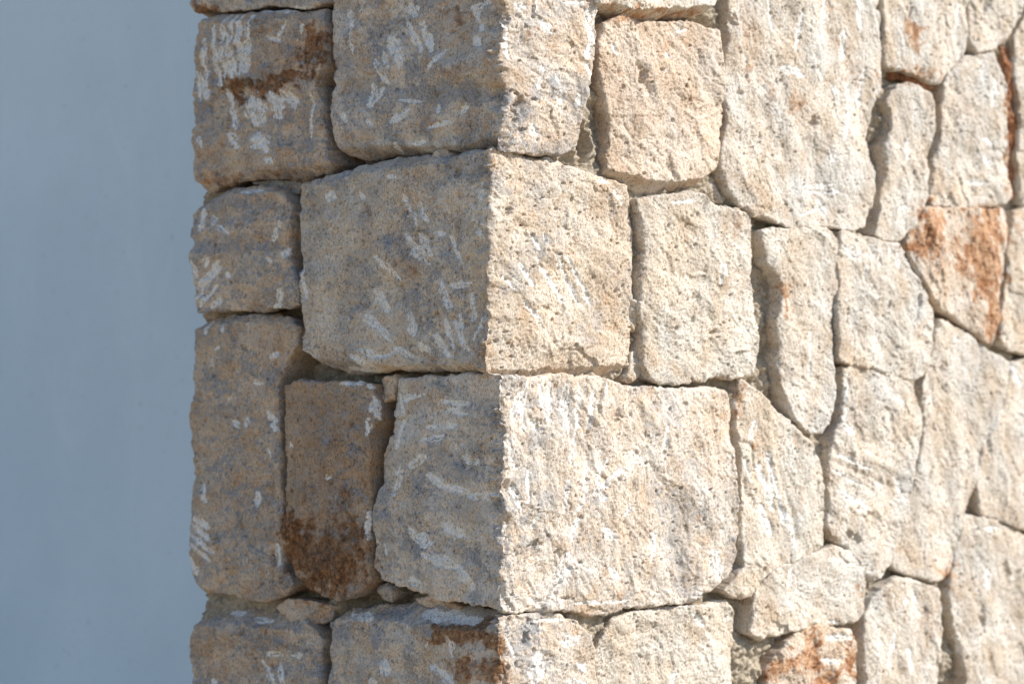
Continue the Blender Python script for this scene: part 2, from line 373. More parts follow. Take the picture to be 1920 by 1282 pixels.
# deep hollows: x, y, rx, ry, tilt (deg), depth mm
HOLES = [
 (860,325,9,11,0,7),(865,367,5,8,0,5),(880,391,5,7,10,5),(764,373,4,5,0,4),(785,433,5,4,0,4),(793,610,5,9,0,5),(849,597,5,6,0,5),(872,582,5,7,0,5),(835,405,6,8,0,3),
 (950,397,9,24,-35,8),(987,440,5,9,10,5),(962,198,9,26,-40,9),(962,228,8,18,-30,8),(978,246,10,7,0,6),(1000,187,9,4,0,4),(988,1198,7,18,-15,7),(1000,1222,5,14,-25,5),
 (950,1250,6,6,0,8),(968,1243,5,7,0,5),(1014,800,10,22,-25,4),(1158,780,7,16,-20,6),(1044,1100,6,26,-30,6),(1060,1122,20,5,0,5),(1000,1030,6,26,-20,4),
 (955,1040,5,22,-30,4),(1525,228,9,17,-25,9),(1445,120,4,16,5,5),(1456,155,4,8,0,5),(1338,623,10,7,0,6),(1305,560,8,12,0,3),(1300,600,5,8,0,4),
 (1204,150,7,26,-12,8),(1186,50,5,14,0,6),(1238,45,5,8,0,5),(1375,40,9,18,0,8),(1362,165,7,12,0,7),(1392,175,8,7,20,6),(1425,260,4,14,0,4),(1770,690,8,18,-30,5),
 (1880,755,4,14,0,6),(1856,830,4,30,5,6),(1752,800,4,12,0,5),(1810,850,5,9,0,4),(1840,1165,6,20,5,6),(1733,750,4,14,0,5),(1100,900,5,5,0,3),(1286,760,5,12,0,4),
 (1268,820,4,22,10,4),(1205,740,6,6,0,3),(620,960,6,5,0,3),(1650,15,4,10,-20,5),(1705,25,3,12,-15,5),(1848,20,6,24,-20,6),(1700,265,6,8,20,5),(1530,130,4,8,-20,4),
]
# low swellings and troughs: x1, y1, x2, y2, width, height mm
RELIEF = [
 (790,118,935,135,46,4.5),(680,170,935,168,34,-5),(640,210,760,250,60,2.5),(800,220,900,235,30,3),(365,420,450,440,50,3.5),(365,455,540,460,22,-3.5),(430,540,540,545,40,2.5),
 (420,145,600,150,30,2.5),(400,200,600,230,50,2.5),(420,175,600,185,16,-2.5),(760,760,930,740,40,-2.5),(760,830,930,850,40,2.5),(730,960,930,975,60,2.5),(760,1060,930,1090,40,2),
 (820,920,930,940,22,-3),(600,360,600,680,50,2),(700,350,900,360,40,2),(1000,830,1010,960,16,3),(1015,830,1030,960,14,-3),(1200,760,1170,900,20,2.5),(1280,780,1262,850,10,2),
 (1200,120,1216,172,9,-4),(1218,120,1240,200,20,2.5),(1130,214,1240,214,6,1.5),(1480,60,1500,400,30,3),(1420,60,1450,350,20,-3),(1580,120,1590,380,26,2.5),
 (1560,830,1700,890,14,2.5),(1560,865,1680,915,10,-3),(1440,800,1480,1000,12,2.5),(1455,860,1495,1010,8,-3),(1780,700,1800,1000,20,2.5),(1850,1000,1840,1250,20,2.5),
 (900,1190,935,1230,20,-4),(640,1200,800,1210,40,3),
]
# sloping ledges: a polyline, side (-1 above it, +1 below it), slope
LEDGES = [
 ([(600,345),(640,334),(700,322),(760,315),(850,302),(912,280)],-1,1.2),([(610,1160),(720,1162),(800,1172),(900,1184),(938,1160)],-1,1.4),([(365,1172),(450,1170),(560,1182)],-1,1.5),
 ([(366,44),(450,40),(605,32)],-1,1.2),([(372,392),(430,364),(525,364)],-1,1.3),([(360,622),(420,606),(560,606)],-1,1.2),([(640,276),(760,272),(850,274),(934,252)],1,1.6),([(368,340),(470,322),(622,308)],1,1.2),
 ([(1140,316),(1225,338),(1300,338),(1345,318)],1,1.6),([(580,668),(700,684),(860,682),(940,694)],1,1.4),([(945,694),(1060,688),(1180,684)],1,1.3),([(1120,2),(1210,18),(1340,10)],1,1.8),
]
#MARKS_END
def seg_dist(px, py, x1, y1, x2, y2):
    dx, dy = x2 - x1, y2 - y1; L = dx * dx + dy * dy + 1e-9
    t = np.clip(((px - x1) * dx + (py - y1) * dy) / L, 0, 1)
    return np.hypot(px - x1 - t * dx, py - y1 - t * dy), t

# ------------------------------------------------------------------ one stone
def grow_dir(poly):
    d = np.roll(poly, -2, 0) - np.roll(poly, 2, 0); d /= np.linalg.norm(d, axis=1)[:, None] + 1e-12
    nrm = np.stack([d[:, 1], -d[:, 0]], 1)
    x, y = poly[:, 0], poly[:, 1]
    area = (x * np.roll(y, -1) - np.roll(x, -1) * y).sum()
    return nrm if area > 0 else -nrm
def make_stone(name, outline, label, cat, group, seed, tint, pl=0., pr=0., rough=1., aniso=(1., 1.), edge=.0032, grow=.0027, depth=.095, grey=.0, white=.0,
               rust=0., tone=1., lean=.42, fs=1., ds=.0016, dz=.00125, pit=1., bulge=0.001, mat=None, taper=.10):
    mat = mat or M_STONE
    poly = catmull([unproject(x, y, pl, pr) for x, y in outline], .004)
    n = len(poly)
    poly = poly + grow_dir(poly) * (grow + (.0012 if poly[:, 0].min() > 0 and grow > .002 else 0))
    # a broken, wandering edge rather than the smooth traced line
    d = np.roll(poly, -1, 0) - np.roll(poly, 1, 0); d /= np.linalg.norm(d, axis=1)[:, None] + 1e-12
    w = (fbm(poly[:, 0] * 90, poly[:, 1] * 90, seed + 5, 4, .62) * .0019 + fbm(poly[:, 0] * 24, poly[:, 1] * 24, seed + 6, 2) * .0026) * min(1., edge / .0032)
    poly = poly + np.stack([d[:, 1], -d[:, 0]], 1) * w[:, None]
    lo = poly.min(0); hi = poly.max(0)
    gx = np.arange(math.floor(lo[0] / ds) - 1, math.ceil(hi[0] / ds) + 2) * ds
    gz = np.arange(math.floor(lo[1] / dz) - 1, math.ceil(hi[1] / dz) + 2) * dz
    S, Z = np.meshgrid(gx, gz, indexing='ij')
    shape = S.shape
    # jitter keeps the grid from showing
    jit = fbm(S.ravel() * 500, Z.ravel() * 500, seed + 77, 1)
    sd, nx, ny = signed_distance(S.ravel(), Z.ravel(), poly)
    tol = .7 * max(ds, dz)
    keep = (sd > -tol).reshape(shape)
    quad = keep[:-1, :-1] & keep[1:, :-1] & keep[1:, 1:] & keep[:-1, 1:]
    ids = np.arange(S.size).reshape(shape)
    F = np.stack([ids[:-1, :-1][quad], ids[1:, :-1][quad], ids[1:, 1:][quad], ids[:-1, 1:][quad]], 1)
    used = np.unique(F); remap = np.full(S.size, -1, np.int64); remap[used] = np.arange(len(used)); F = remap[F]
    s = S.ravel()[used]; z = Z.ravel()[used]; sd = sd[used]; nx = nx[used]; ny = ny[used]
    snap = sd < tol * .7
    s = np.where(snap, nx, s); z = np.where(snap, ny, z); sd = np.where(snap, 0, sd)
    px, py = project(s, z, pl, pr)
    # ---- relief
    ax, az = aniso
    wx = fbm(s * 14, z * 14, seed + 11, 3) * .015; wz = fbm(s * 14 + 5, z * 14, seed + 12, 3) * .015
    x_ = s * ax; z_ = z * az
    x_ = np.where(s > 0, x_ + lean * z, x_)
    h = fbm(x_ * 9, z_ * 9, seed, 3) * np.where(s < 0, .0062, .0042)
    u_ = (x_ + wx) * fs; v_ = (z_ + wz) * fs
    h += facets(u_ * 8 + wz * 30, v_ * 8 + wx * 30, seed + 8, .8) * .0038 * rough
    rid = np.zeros_like(s); am = 1.
    for k in range(4):                                         # sharp crests of split stone
        rid += am * (.45 - np.abs(perlin(u_ * 26 * 2.1 ** k, v_ * 26 * 2.1 ** k, seed + 1 + 7 * k))); am *= .52
    rough = rough * np.where(s > 0, .82, 1.)
    h += rid * .0015 * rough
    tq = fbm(u_ * 13, v_ * 13, seed + 9, 4, .5) * 3.2 + 10      # stepped flakes with steep little scarps
    fl = np.floor(tq); h += (fl + sstep(.72, 1., tq - fl) - 10) * .0015 * rough
    tq = fbm(u_ * 40 + 3, v_ * 40, seed + 10, 4, .55) * 2.2 + 10
    fl = np.floor(tq); h += (fl + sstep(.65, 1., tq - fl) - 10) * .0007 * rough
    h += facets(u_ * 20, v_ * 20, seed + 2, .8) * .0016 * rough
    h += facets(u_ * 62, v_ * 62, seed + 3, .8) * .0007 * rough
    fine = fbm(s * 230, z * 230, seed + 4, 3, .7)
    h += fine * .00060 * rough
    p1 = pits(s * 95, z * 95, seed + 20, .13 * pit, .12, .32)
    p2 = pits(s * 260, z * 260, seed + 25, .42 * pit, .14, .40)
    h -= p1 * .0050 + p2 * .0019
    bb = np.clip(sd / .06, 0, 1); h += bulge * (1 - (1 - bb) ** 2)
    for x1, y1, x2, y2, wd, hh in RELIEF:
        if max(x1, x2) < px.min() - wd or min(x1, x2) > px.max() + wd or max(y1, y2) < py.min() - wd or min(y1, y2) > py.max() + wd: continue
        dd, _ = seg_dist(px, py + fine * 2, x1, y1, x2, y2); h += hh * .001 * np.exp(-(dd / (wd * .6)) ** 2)
    for pl_, side_, sl in LEDGES:
        lx = np.array([q[0] for q in pl_], float); ly = np.array([q[1] for q in pl_], float)
        if px.max() < lx[0] or px.min() > lx[-1] or py.max() < ly.min() - 45 or py.min() > ly.max() + 45: continue
        yl = np.interp(px, lx, ly) + fbm(s * 45, z * 3, seed + 41, 3) * 5
        dist = np.clip((py - yl) * side_, 0, 45) / 1500.
        span = (px > lx[0] - 4) & (px < lx[-1] + 4)
        if span.sum() < 50 or ((py - yl) * side_ > 0)[span].mean() > .3: continue      # the ledge belongs to the neighbour
        h -= dist * sl * span
    wob = fbm(s * 160, z * 160, seed + 40, 2)
    for x, y, rx, ry, an, dp in HOLES:
        if x < px.min() or x > px.max() or y < py.min() or y > py.max(): continue
        c, q = math.cos(math.radians(an)), math.sin(math.radians(an))
        u = (px - x) * c - (py - y) * q; v = (px - x) * q + (py - y) * c
        r = np.sqrt((u / rx) ** 2 + (v / ry) ** 2) + wob * .45
        h -= dp * .001 * (1 - sstep(.15, 1.1, r))
    # ---- colour masks
    nb = fbm(s * 70, z * 70, seed + 50, 3); 
    W = np.zeros_like(s); G = np.zeros_like(s)
    def stroke(x1, y1, x2, y2, wd, k=1.):
        nonlocal W, h
        dd, t = seg_dist(px, py, x1, y1, x2, y2)
        near = dd < wd * 3
        if not near.any(): return
        ends = .55 + .45 * np.sin(np.clip(t, .03, .97) * math.pi)
        r = dd / (wd * (.80 if x1 < 930 else .64) * ends) + nb * .45
        L = math.hypot(x2 - x1, y2 - y1) + 1e-6
        al = ((px - x1) * (x2 - x1) + (py - y1) * (y2 - y1)) / L; ac = ((px - x1) * (y2 - y1) - (py - y1) * (x2 - x1)) / L
        hair = .45 + .95 * perlin(al * .03 + x1, ac * .24 + y1, 7) + .45 * perlin(al * .10 + x1, ac * .5 + y1, 8)
        core = (1 - sstep(.5, 1.15, r)) * np.clip(.55 + hair, .15, 1.)
        halo = .34 * np.exp(-(dd / (wd * 1.3)) ** 2) * np.clip(.7 + 1.1 * nb, 0, 1.3)
        m = np.maximum(core * .92, halo) * k
        W = np.maximum(W, m); h -= core * k * (.0007 + .0009 * hair)
    for t in WHITE: stroke(*t)
    rng = np.random.RandomState(seed)
    if white > 0:                                             # further short tool marks of the same hand
        ang0 = rng.uniform(-.6, .6) + (math.pi / 2)
        for _ in range(int(white * (px.max() - px.min()) * (py.max() - py.min()) / 4200)):
            x = rng.uniform(px.min(), px.max()); y = rng.uniform(py.min(), py.max())
            L = rng.uniform(5, 26); a = ang0 + rng.normal(0, .35)
            stroke(x, y, x + math.cos(a) * L, y + math.sin(a) * L, rng.uniform(3, 7), rng.uniform(.3, .75))
        W = np.maximum(W, sstep(.35, .8, fbm(s * 30, z * 30, seed + 60, 4, .6)) * .55 * min(1, white * 1.4))
    G += rust * (1 + .5 * fbm(s * 20, z * 20, seed + 70, 3))
    wpx = px + 16 * fbm(s * 32, z * 32, seed + 71, 4, .6); wpy = py + 16 * fbm(s * 32 + 7, z * 32, seed + 72, 4, .6)
    for x, y, rx, ry, k in RUST:
        r = np.sqrt(((wpx - x) / (rx * 1.25)) ** 2 + ((wpy - y) / (ry * 1.25)) ** 2)
        if r.min() > 2.: continue
        G = np.maximum(G, k * (1 - sstep(.2, 1.4, r + nb * .45)))
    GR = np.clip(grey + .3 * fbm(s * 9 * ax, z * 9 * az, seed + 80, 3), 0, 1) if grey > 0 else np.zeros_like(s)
    if (s.min() < -.02) and (s.max() > .02):                  # corner stones: slightly more grey on the left face, fading unevenly at the arris
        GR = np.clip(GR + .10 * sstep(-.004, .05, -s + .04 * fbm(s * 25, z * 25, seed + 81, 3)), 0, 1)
    for x, y, rx, ry, k in GREYS:
        r = np.sqrt(((wpx - x) / rx) ** 2 + ((wpy - y) / ry) ** 2)
        if r.min() < 1.6: GR = np.maximum(GR, k * (1 - sstep(.5, 1.5, r)))
    # ---- rounded, chipped edge
    Rr = edge * np.exp(1.4 * fbm(s * 20, z * 20, seed + 90, 3))
    Rr = np.clip(Rr, .001, .012)
    q = np.clip(sd / Rr, 0, 1)
    h -= Rr * (1 - np.sqrt(np.clip(1 - (1 - q) ** 2, 0, 1))) * .95
    # chipped arris where the two faces meet
    chip = np.clip(.35 + fbm(z * 55, z * 0 + 3.3, seed + 95, 4, .6), 0, 1.4)
    near = np.exp(-(np.abs(s) / .0055) ** 2)
    h -= near * chip * .0045
    h += near * fbm(s * 80, z * 80, seed + 96, 3, .6) * .0017
    big = pits(s * 24 + 3.7 * (seed % 11), z * 17, seed + 103, .6, .18, .50)
    h -= big * np.exp(-(np.abs(s) / .016) ** 2) * .0105
    # ---- place on the two faces
    b = sstep(-.004, .004, s)
    N = NL[None] * (1 - b)[:, None] + NR[None] * b[:, None]
    P = np.where((s < 0)[:, None], -s[:, None] * EL, s[:, None] * ER); P[:, 2] = z
    P = P + N * h[:, None]
    # the arris wanders and crumbles sideways
    wan = fbm(z * 14, z * 0 + 1.7, seed + 99, 5, .66) * .0058 + perlin(z * 90, s * 90, seed + 100) * .0008
    P[:, 0] += wan * np.exp(-(np.abs(s) / .020) ** 2) * np.where(s < 0, 1., .9)
    cr = np.clip(fbm(s * 130, z * 130, seed + 101, 3, .7) - .12, 0, 1) * np.exp(-((s + .006) / .008) ** 2)
    cr *= np.clip(.55 + 1.6 * fbm(z * 13, z * 0 + 8.2, seed + 102, 3), 0, 1.7)
    P += N * (cr * .0070)[:, None]; P[:, 0] -= cr * .004
    # a hair of sideways movement gives small overhangs
    tang = np.where((s < 0)[:, None], -EL, ER)
    P += tang * (fbm(s * 120, z * 120, seed + 97, 2) * .0008)[:, None]
    P[:, 2] += fbm(s * 120 + 9, z * 120, seed + 98, 2) * .0008
    # ---- sides and back
    E = np.concatenate([F[:, [0, 1]], F[:, [1, 2]], F[:, [2, 3]], F[:, [3, 0]]])
    key = np.sort(E, 1); code = key[:, 0] * (len(s) + 1) + key[:, 1]
    _, inv, cnt = np.unique(code, return_inverse=True, return_counts=True)
    B = E[cnt[inv] == 1]
    bv = np.unique(B); bm = np.full(len(s), -1, np.int64); bm[bv] = np.arange(len(bv))
    cs, cz = s[bv].mean(), z[bv].mean()
    quoin = (s.min() < -.02) and (s.max() > .02)
    rings = [.0014, 0.006, .016, .03, .05, .072, 1.0]
    V = [P]; base = len(P); prev = bv; F4 = [F]
    sb, zb = s[bv], z[bv]; hb = h[bv]
    for k, f in enumerate(rings):
        dpt = depth if f >= 1 else min(f, depth * (k + 1) / 8)
        sh = taper * dpt
        vx, vz = cs - sb, cz - zb; L = np.hypot(vx, vz) + 1e-9
        s2 = sb + vx / L * sh; z2 = zb + vz / L * sh
        if quoin: s2 = np.where(np.sign(s2) != np.sign(sb), sb, s2)
        dd = dpt + fbm(sb * 60 + k * 7, zb * 60, seed + 120 + k, 3) * min(.006, dpt * .3)
        z2 = z2 + fbm(sb * 50 + k * 1.7, zb * 50 + k, seed + 130, 3) * min(.004, dpt * .15)
        s3 = s2
        if quoin: s3 = np.where(s2 < 0, np.minimum(s2, -dd), np.maximum(s2, dd))
        Q = np.where((sb < 0)[:, None], -s3[:, None] * EL - NL * dd[:, None], s3[:, None] * ER - NR * dd[:, None]); Q[:, 2] = z2
        Q += (N[bv] * hb[:, None]) * max(0., 1 - k / 6.)
        V.append(Q); cur = base + np.arange(len(bv)); base += len(bv)
        a, c = B[:, 0], B[:, 1]
        F4.append(np.stack([prev[bm[c]], prev[bm[a]], cur[bm[a]], cur[bm[c]]], 1)); prev = cur
    V.append(V[-1].mean(0, keepdims=True)); ctr = base
    F3 = np.stack([prev[bm[B[:, 1]]], prev[bm[B[:, 0]]], np.full(len(B), ctr)], 1)
    V = np.concatenate(V); F4 = np.concatenate(F4)
    ext = np.concatenate([np.arange(len(s))] + [bv] * len(rings) + [[bv[0]]])
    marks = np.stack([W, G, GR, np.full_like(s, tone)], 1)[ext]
    marks[len(s) + len(bv):, 0] *= .0; marks[len(s):, 1] *= np.repeat([.8, .6, .4, .2, .1, .1, .1], len(bv)).tolist() + [0.]
    side = np.arange(len(V)) >= len(s)
    # tint drifts a little over the stone
    tv = 1 + .10 * fbm(s * 7, z * 7, seed + 140, 2); tv = tv[ext]
    tw = .05 * fbm(s * 11, z * 11, seed + 141, 2); tw = tw[ext]
    tn = np.array(tint)[None] * np.stack([tv + tw, tv, tv - tw * 1.2], 1)
    t = pl * NL + pr * NR
    V = V + t
    org = np.array([V[:, 0].mean(), V[:, 1].mean(), V[:, 2].min()])
    o = link_mesh(name, V - org, F4, F3, mat, marks, np.clip(tn, .02, .9))
    o.location = org
    tag(o, label, cat, group)
    return o

# ------------------------------------------------------------------ ground, rendered wall, mortar
def sheet(name, pts, mat):
    V = np.array(pts, float); return link_mesh(name, V, [[0, 1, 2, 3]], np.zeros((0, 3), int), mat)
g = sheet('ground', [(-400, -400, 0), (400, -400, 0), (400, 400, 0), (-400, 400, 0)], M_GROUND); tag(g, 'pale gravelly ground in front of the wall', None, kind='structure')

def plaster_wall():
    # stands back from the shaded face, parallel to it, and runs off to the left
    th = .25; back = .42
    c0 = -NL * back
    a = c0 + EL * .47; b = c0 + EL * 7.5
    V = []
    nu, nv = 60, 60
    for i in range(nu + 1):
        p = a + (b - a) * (i / nu)
        for j in range(nv + 1):
            z = 4.2 * j / nv
            V.append((p[0], p[1], z))
    V = np.array(V); ids = np.arange(len(V)).reshape(nu + 1, nv + 1)
    k = fbm(V[:, 0] * 1.5, V[:, 2] * 1.5, 9, 2) * .004
    V = V + NL * k[:, None]
    F = np.stack([ids[:-1, :-1].ravel(), ids[:-1, 1:].ravel(), ids[1:, 1:].ravel(), ids[1:, :-1].ravel()], 1)
    W = V - NL * th
    n = len(V)
    Fb = F[:, ::-1] + n
    rim = []
    loop = list(ids[0, :]) + list(ids[1:, -1]) + list(ids[-1, -2::-1]) + list(ids[-2:0:-1, 0])
    for i in range(len(loop)):
        p, q = loop[i], loop[(i + 1) % len(loop)]
        rim.append((p, p + n, q + n, q))
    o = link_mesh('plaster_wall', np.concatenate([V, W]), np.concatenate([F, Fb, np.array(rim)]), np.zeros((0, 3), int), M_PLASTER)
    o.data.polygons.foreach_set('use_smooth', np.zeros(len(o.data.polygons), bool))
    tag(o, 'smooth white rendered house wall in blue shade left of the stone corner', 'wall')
plaster_wall()

S_LEFT, S_RIGHT = .63, 1.30
Z_LO, Z_HI = 0.0, 2.6
FLUSH = [  # places where the mortar comes forward in the joint: photograph x, y, radius px, level mm
 (1112,285,26,-13),(1105,215,18,-12),(1125,180,14,-12),(1130,330,20,-14),(1100,320,16,-16),(1372,745,14,-8),(1376,775,10,-10),(1100,1165,26,-10),(1130,1180,24,-12),(1170,1150,18,-14),
 (1400,1220,30,-10),(1415,1260,34,-9),(1440,1210,22,-12),(1390,1280,30,-14),(1340,350,20,-14),(1180,560,12,-22),(1110,150,12,-10),(1345,30,18,-10),(1350,100,12,-8),(1360,220,12,-10),
 (1640,1105,18,-16),(1790,1240,20,-14),(1775,1190,14,-18),(1855,990,10,-22),(1745,720,14,-14),(1655,150,14,-16),(1390,725,14,-14),(1450,1080,14,-12),(1550,1020,14,-12),
 (730,720,18,-14),(540,348,26,-20),(500,345,20,-18),(560,640,16,-20),(575,670,16,-26),(600,1140,20,-22),(470,1135,40,-24),(420,1122,30,-24),
 (1690,440,20,-20),(1750,390,12,-14),(1900,660,20,-14),(1870,640,14,-12),(1730,1090,30,-22),(1560,845,18,-16),(1230,365,30,-26),
]
def mortar():
    ds = dz = .002
    gx = np.arange(-S_LEFT + .02, S_RIGHT, ds); gz = np.arange(.93, 2.0, dz)
    S, Z = np.meshgrid(gx, gz, indexing='ij'); shape = S.shape; s = S.ravel(); z = Z.ravel()
    h = np.where(s < 0, -.062 + .042 * sstep(.50, .56, -s), -.023) + fbm(s * 25, z * 25, 501, 4, .6) * np.where(s < 0, .012, .008) + fbm(s * 110, z * 110, 502, 3, .65) * .0045 + fbm(s * 260, z * 260, 507, 2) * .0022 + facets(s * 60, z * 60, 503, .8) * .003
    for x, y, r, lv in FLUSH:
        s0, z0 = unproject(x, y, 0, 0)
        rr = r / 1500.
        d = np.hypot((s - s0) * .8, z - z0) / rr + fbm(s * 60, z * 60, 504, 3) * .3
        k = 1 - sstep(.6, 1.7, d)
        h = np.maximum(h, h * (1 - k) + k * (lv * .001 + fbm(s * 110, z * 110, 505, 4, .65) * .005 + facets(s * 150, z * 150, 506, .8) * .002))
    s0, z0 = unproject(1108, 272, 0, 0)
    d = np.hypot((s - s0) / .012, (z - z0) / .024) + fbm(s * 60, z * 60, 508, 2) * .3
    h -= .026 * (1 - sstep(.8, 1.15, d))
    c = .05                                                  # stays behind the corner stones
    b = sstep(-.03, .03, s)
    sq = np.where(s < 0, np.minimum(s, -c), np.maximum(s, c))
    P = np.where((s < 0)[:, None], -sq[:, None] * EL + NL * h[:, None], sq[:, None] * ER + NR * h[:, None]); P[:, 2] = z
    ids = np.arange(len(s)).reshape(shape)
    core = np.abs(s).reshape(shape) < c
    F = np.stack([ids[:-1, :-1].ravel(), ids[1:, :-1].ravel(), ids[1:, 1:].ravel(), ids[:-1, 1:].ravel()], 1)
    # close the body at the back so that it is a solid filling
    nb_ = len(P)
    back = P.copy(); back = back - np.where((s < 0)[:, None], NL, NR) * .05
    edge = list(ids[:, 0]) + list(ids[-1, 1:]) + list(ids[-2::-1, -1]) + list(ids[0, -2:0:-1])
    rim = [(edge[i], edge[(i + 1) % len(edge)]) for i in range(len(edge))]
    rim = np.array([(b_, a_, a_ + nb_, b_ + nb_) for a_, b_ in rim])
    V = np.concatenate([P, back])
    o = link_mesh('mortar', V, np.concatenate([F, F[:, ::-1] + nb_, rim]), np.zeros((0, 3), int), M_MORTAR)
    tag(o, 'crumbly grey beige mortar filling the joints behind the stones', 'mortar')
mortar()

def surroundings():
    # the same rubble carrying on past what the stones below cover, coarser
    g_ = .009
    gx = np.arange(-.60, 3.2, g_); gz = np.arange(0., 2.9, g_)
    S, Z = np.meshgrid(gx, gz, indexing='ij'); s = S.ravel(); z = Z.ravel()
    wx = fbm(s * 5, z * 5, 901, 3) * .25; wz = fbm(s * 5 + 9, z * 5, 902, 3) * .25
    x_ = s * 5.2 + wx; y_ = z * 4.2 + wz
    ix = np.floor(x_).astype(np.int64); iy = np.floor(y_).astype(np.int64)
    d1 = np.full_like(s, 9.); d2 = np.full_like(s, 9.); cid = np.zeros_like(s)
    for a in (-1, 0, 1):
        for b in (-1, 0, 1):
            jx, jy = ix + a, iy + b
            d = np.hypot(x_ - jx - .15 - .7 * rnd(jx, jy, 911), y_ - jy - .15 - .7 * rnd(jx, jy, 912))
            c = rnd(jx, jy, 913); m = d < d1
            d2 = np.where(m, d1, np.minimum(d2, d)); cid = np.where(m, c, cid); d1 = np.where(m, d, d1)
    h = -.03 * (1 - sstep(.0, .16, d2 - d1)) + fbm(s * 30, z * 30, 903, 4) * .007 + (cid - .5) * .008 - .003
    dep = 3. + R2 * np.abs(s)
    inside = (z < 1.45 + .159 * dep) & (z > 1.45 - .158 * dep) & (s < 1.37)
    P = np.where((s < 0)[:, None], -s[:, None] * EL + NL * h[:, None], s[:, None] * ER + NR * h[:, None]); P[:, 2] = z
    ids = np.arange(len(s)).reshape(S.shape); keep = ~inside.reshape(S.shape)
    q = keep[:-1, :-1] & keep[1:, :-1] & keep[1:, 1:] & keep[:-1, 1:]
    F = np.stack([ids[:-1, :-1][q], ids[1:, :-1][q], ids[1:, 1:][q], ids[:-1, 1:][q]], 1)
    n = len(P); Bk = P - np.where((s < 0)[:, None], NL, NR) * .10
    E = np.concatenate([F[:, [0, 1]], F[:, [1, 2]], F[:, [2, 3]], F[:, [3, 0]]])
    k = np.sort(E, 1); _, inv, cnt = np.unique(k[:, 0] * n + k[:, 1], return_inverse=True, return_counts=True)
    B = E[cnt[inv] == 1]
    rim = np.stack([B[:, 1], B[:, 0], B[:, 0] + n, B[:, 1] + n], 1)
    V = np.concatenate([P, Bk]); F = np.concatenate([F, F[:, ::-1] + n, rim])
    used = np.unique(F); rm = np.zeros(len(V), np.int64); rm[used] = np.arange(len(used))
    tint = np.array([.56, .505, .43])[None] * (.85 + .25 * np.concatenate([cid, cid])[used])[:, None]
    o = link_mesh('stone_wall', V[used], rm[F], np.zeros((0, 3), int), M_STONE, np.zeros((len(used), 3)), tint)
    tag(o, 'pale rubble stonework carrying the wall on past the picture edges', 'wall', kind='stuff')
surroundings()

#STONES_BEGIN
# ------------------------------------------------------------------ the stones
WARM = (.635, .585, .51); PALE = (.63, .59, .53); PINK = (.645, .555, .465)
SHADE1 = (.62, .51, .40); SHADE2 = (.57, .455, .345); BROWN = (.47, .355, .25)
QUOIN1 = (.63, .55, .465); QUOIN2 = (.645, .565, .47); QUOIN3 = (.665, .60, .525); QUOIN4 = (.62, .54, .455)
GC = 'dressed corner stones'; GL = 'stones of the shaded face'; GR_ = 'stones of the sunlit face'; GW = 'small pieces wedged in the joints'
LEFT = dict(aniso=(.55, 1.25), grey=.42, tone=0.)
STREAK = dict(aniso=(1.15, .75), rough=.8)
i = 0
def st(name, label, tint, group, pts, **kw):
    global i
    i += 1
    make_stone(name, pts, label, 'stone', group, 1000 + 173 * i, tint, **kw)

st('corner_stone', 'top corner block with diagonal white chisel bars and a grey shelf across its shaded face', QUOIN1, GC,
   [(622,-90),(621,50),(624,110),(628,158),(619,170),(622,210),(630,255),(641,288),(665,299),(720,286),(760,290),(800,282),(850,285),(890,275),(925,271),(965,281),(1010,285),(1050,291),(1082,275),(1093,245),(1098,200),(1103,150),(1115,100),(1119,40),(1116,-90)],
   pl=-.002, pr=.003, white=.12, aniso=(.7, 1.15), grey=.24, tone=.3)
st('corner_stone', 'middle corner block at eye level, broad square faces scored with slanting white chisel marks', QUOIN2, GC,
   [(568,352),(600,336),(645,320),(700,302),(760,293),(830,293),(918,278),(960,286),(1000,300),(1030,300),(1060,310),(1100,325),(1150,340),(1175,351),(1184,390),(1190,440),(1186,470),(1181,520),(1183,600),(1182,660),(1175,690),(1160,702),(1110,706),(1060,701),(1000,706),(945,706),(900,697),(860,692),(800,698),(740,690),(690,697),(640,701),(610,692),(590,672),(567,655),(566,620),(562,560),(566,500),(558,450),(562,420),(563,380)],
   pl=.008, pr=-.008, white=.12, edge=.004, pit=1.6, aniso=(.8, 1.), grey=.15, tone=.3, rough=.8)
st('corner_stone', 'large lower corner block, long sunlit face covered in near vertical white chisel streaks', QUOIN3, GC,
   [(752,714),(800,709),(860,704),(933,706),(990,708),(1040,705),(1120,708),(1140,714),(1180,726),(1260,731),(1360,731),(1368,760),(1375,850),(1382,900),(1383,980),(1380,1040),(1365,1075),(1340,1100),(1300,1127),(1250,1128),(1215,1139),(1180,1135),(1140,1147),(1110,1149),(1060,1144),(1000,1142),(945,1145),(900,1131),(850,1124),(800,1113),(740,1094),(718,1080),(704,1060),(706,1020),(702,985),(708,930),(716,890),(722,850),(730,820),(740,760),(747,732)],
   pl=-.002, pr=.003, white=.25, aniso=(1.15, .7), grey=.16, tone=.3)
st('corner_stone', 'bottom corner block cut by the picture edge, dark rust stain beside its arris', QUOIN4, GC,
   [(616,1168),(640,1144),(700,1140),(760,1134),(830,1140),(900,1153),(935,1158),(980,1154),(1050,1152),(1080,1166),(1100,1195),(1112,1230),(1120,1280),(1120,1370),(612,1370),(612,1280),(612,1230),(615,1200)],
   pl=0, pr=0, white=.3, aniso=(.8, 1.), grey=.2, tone=.15)

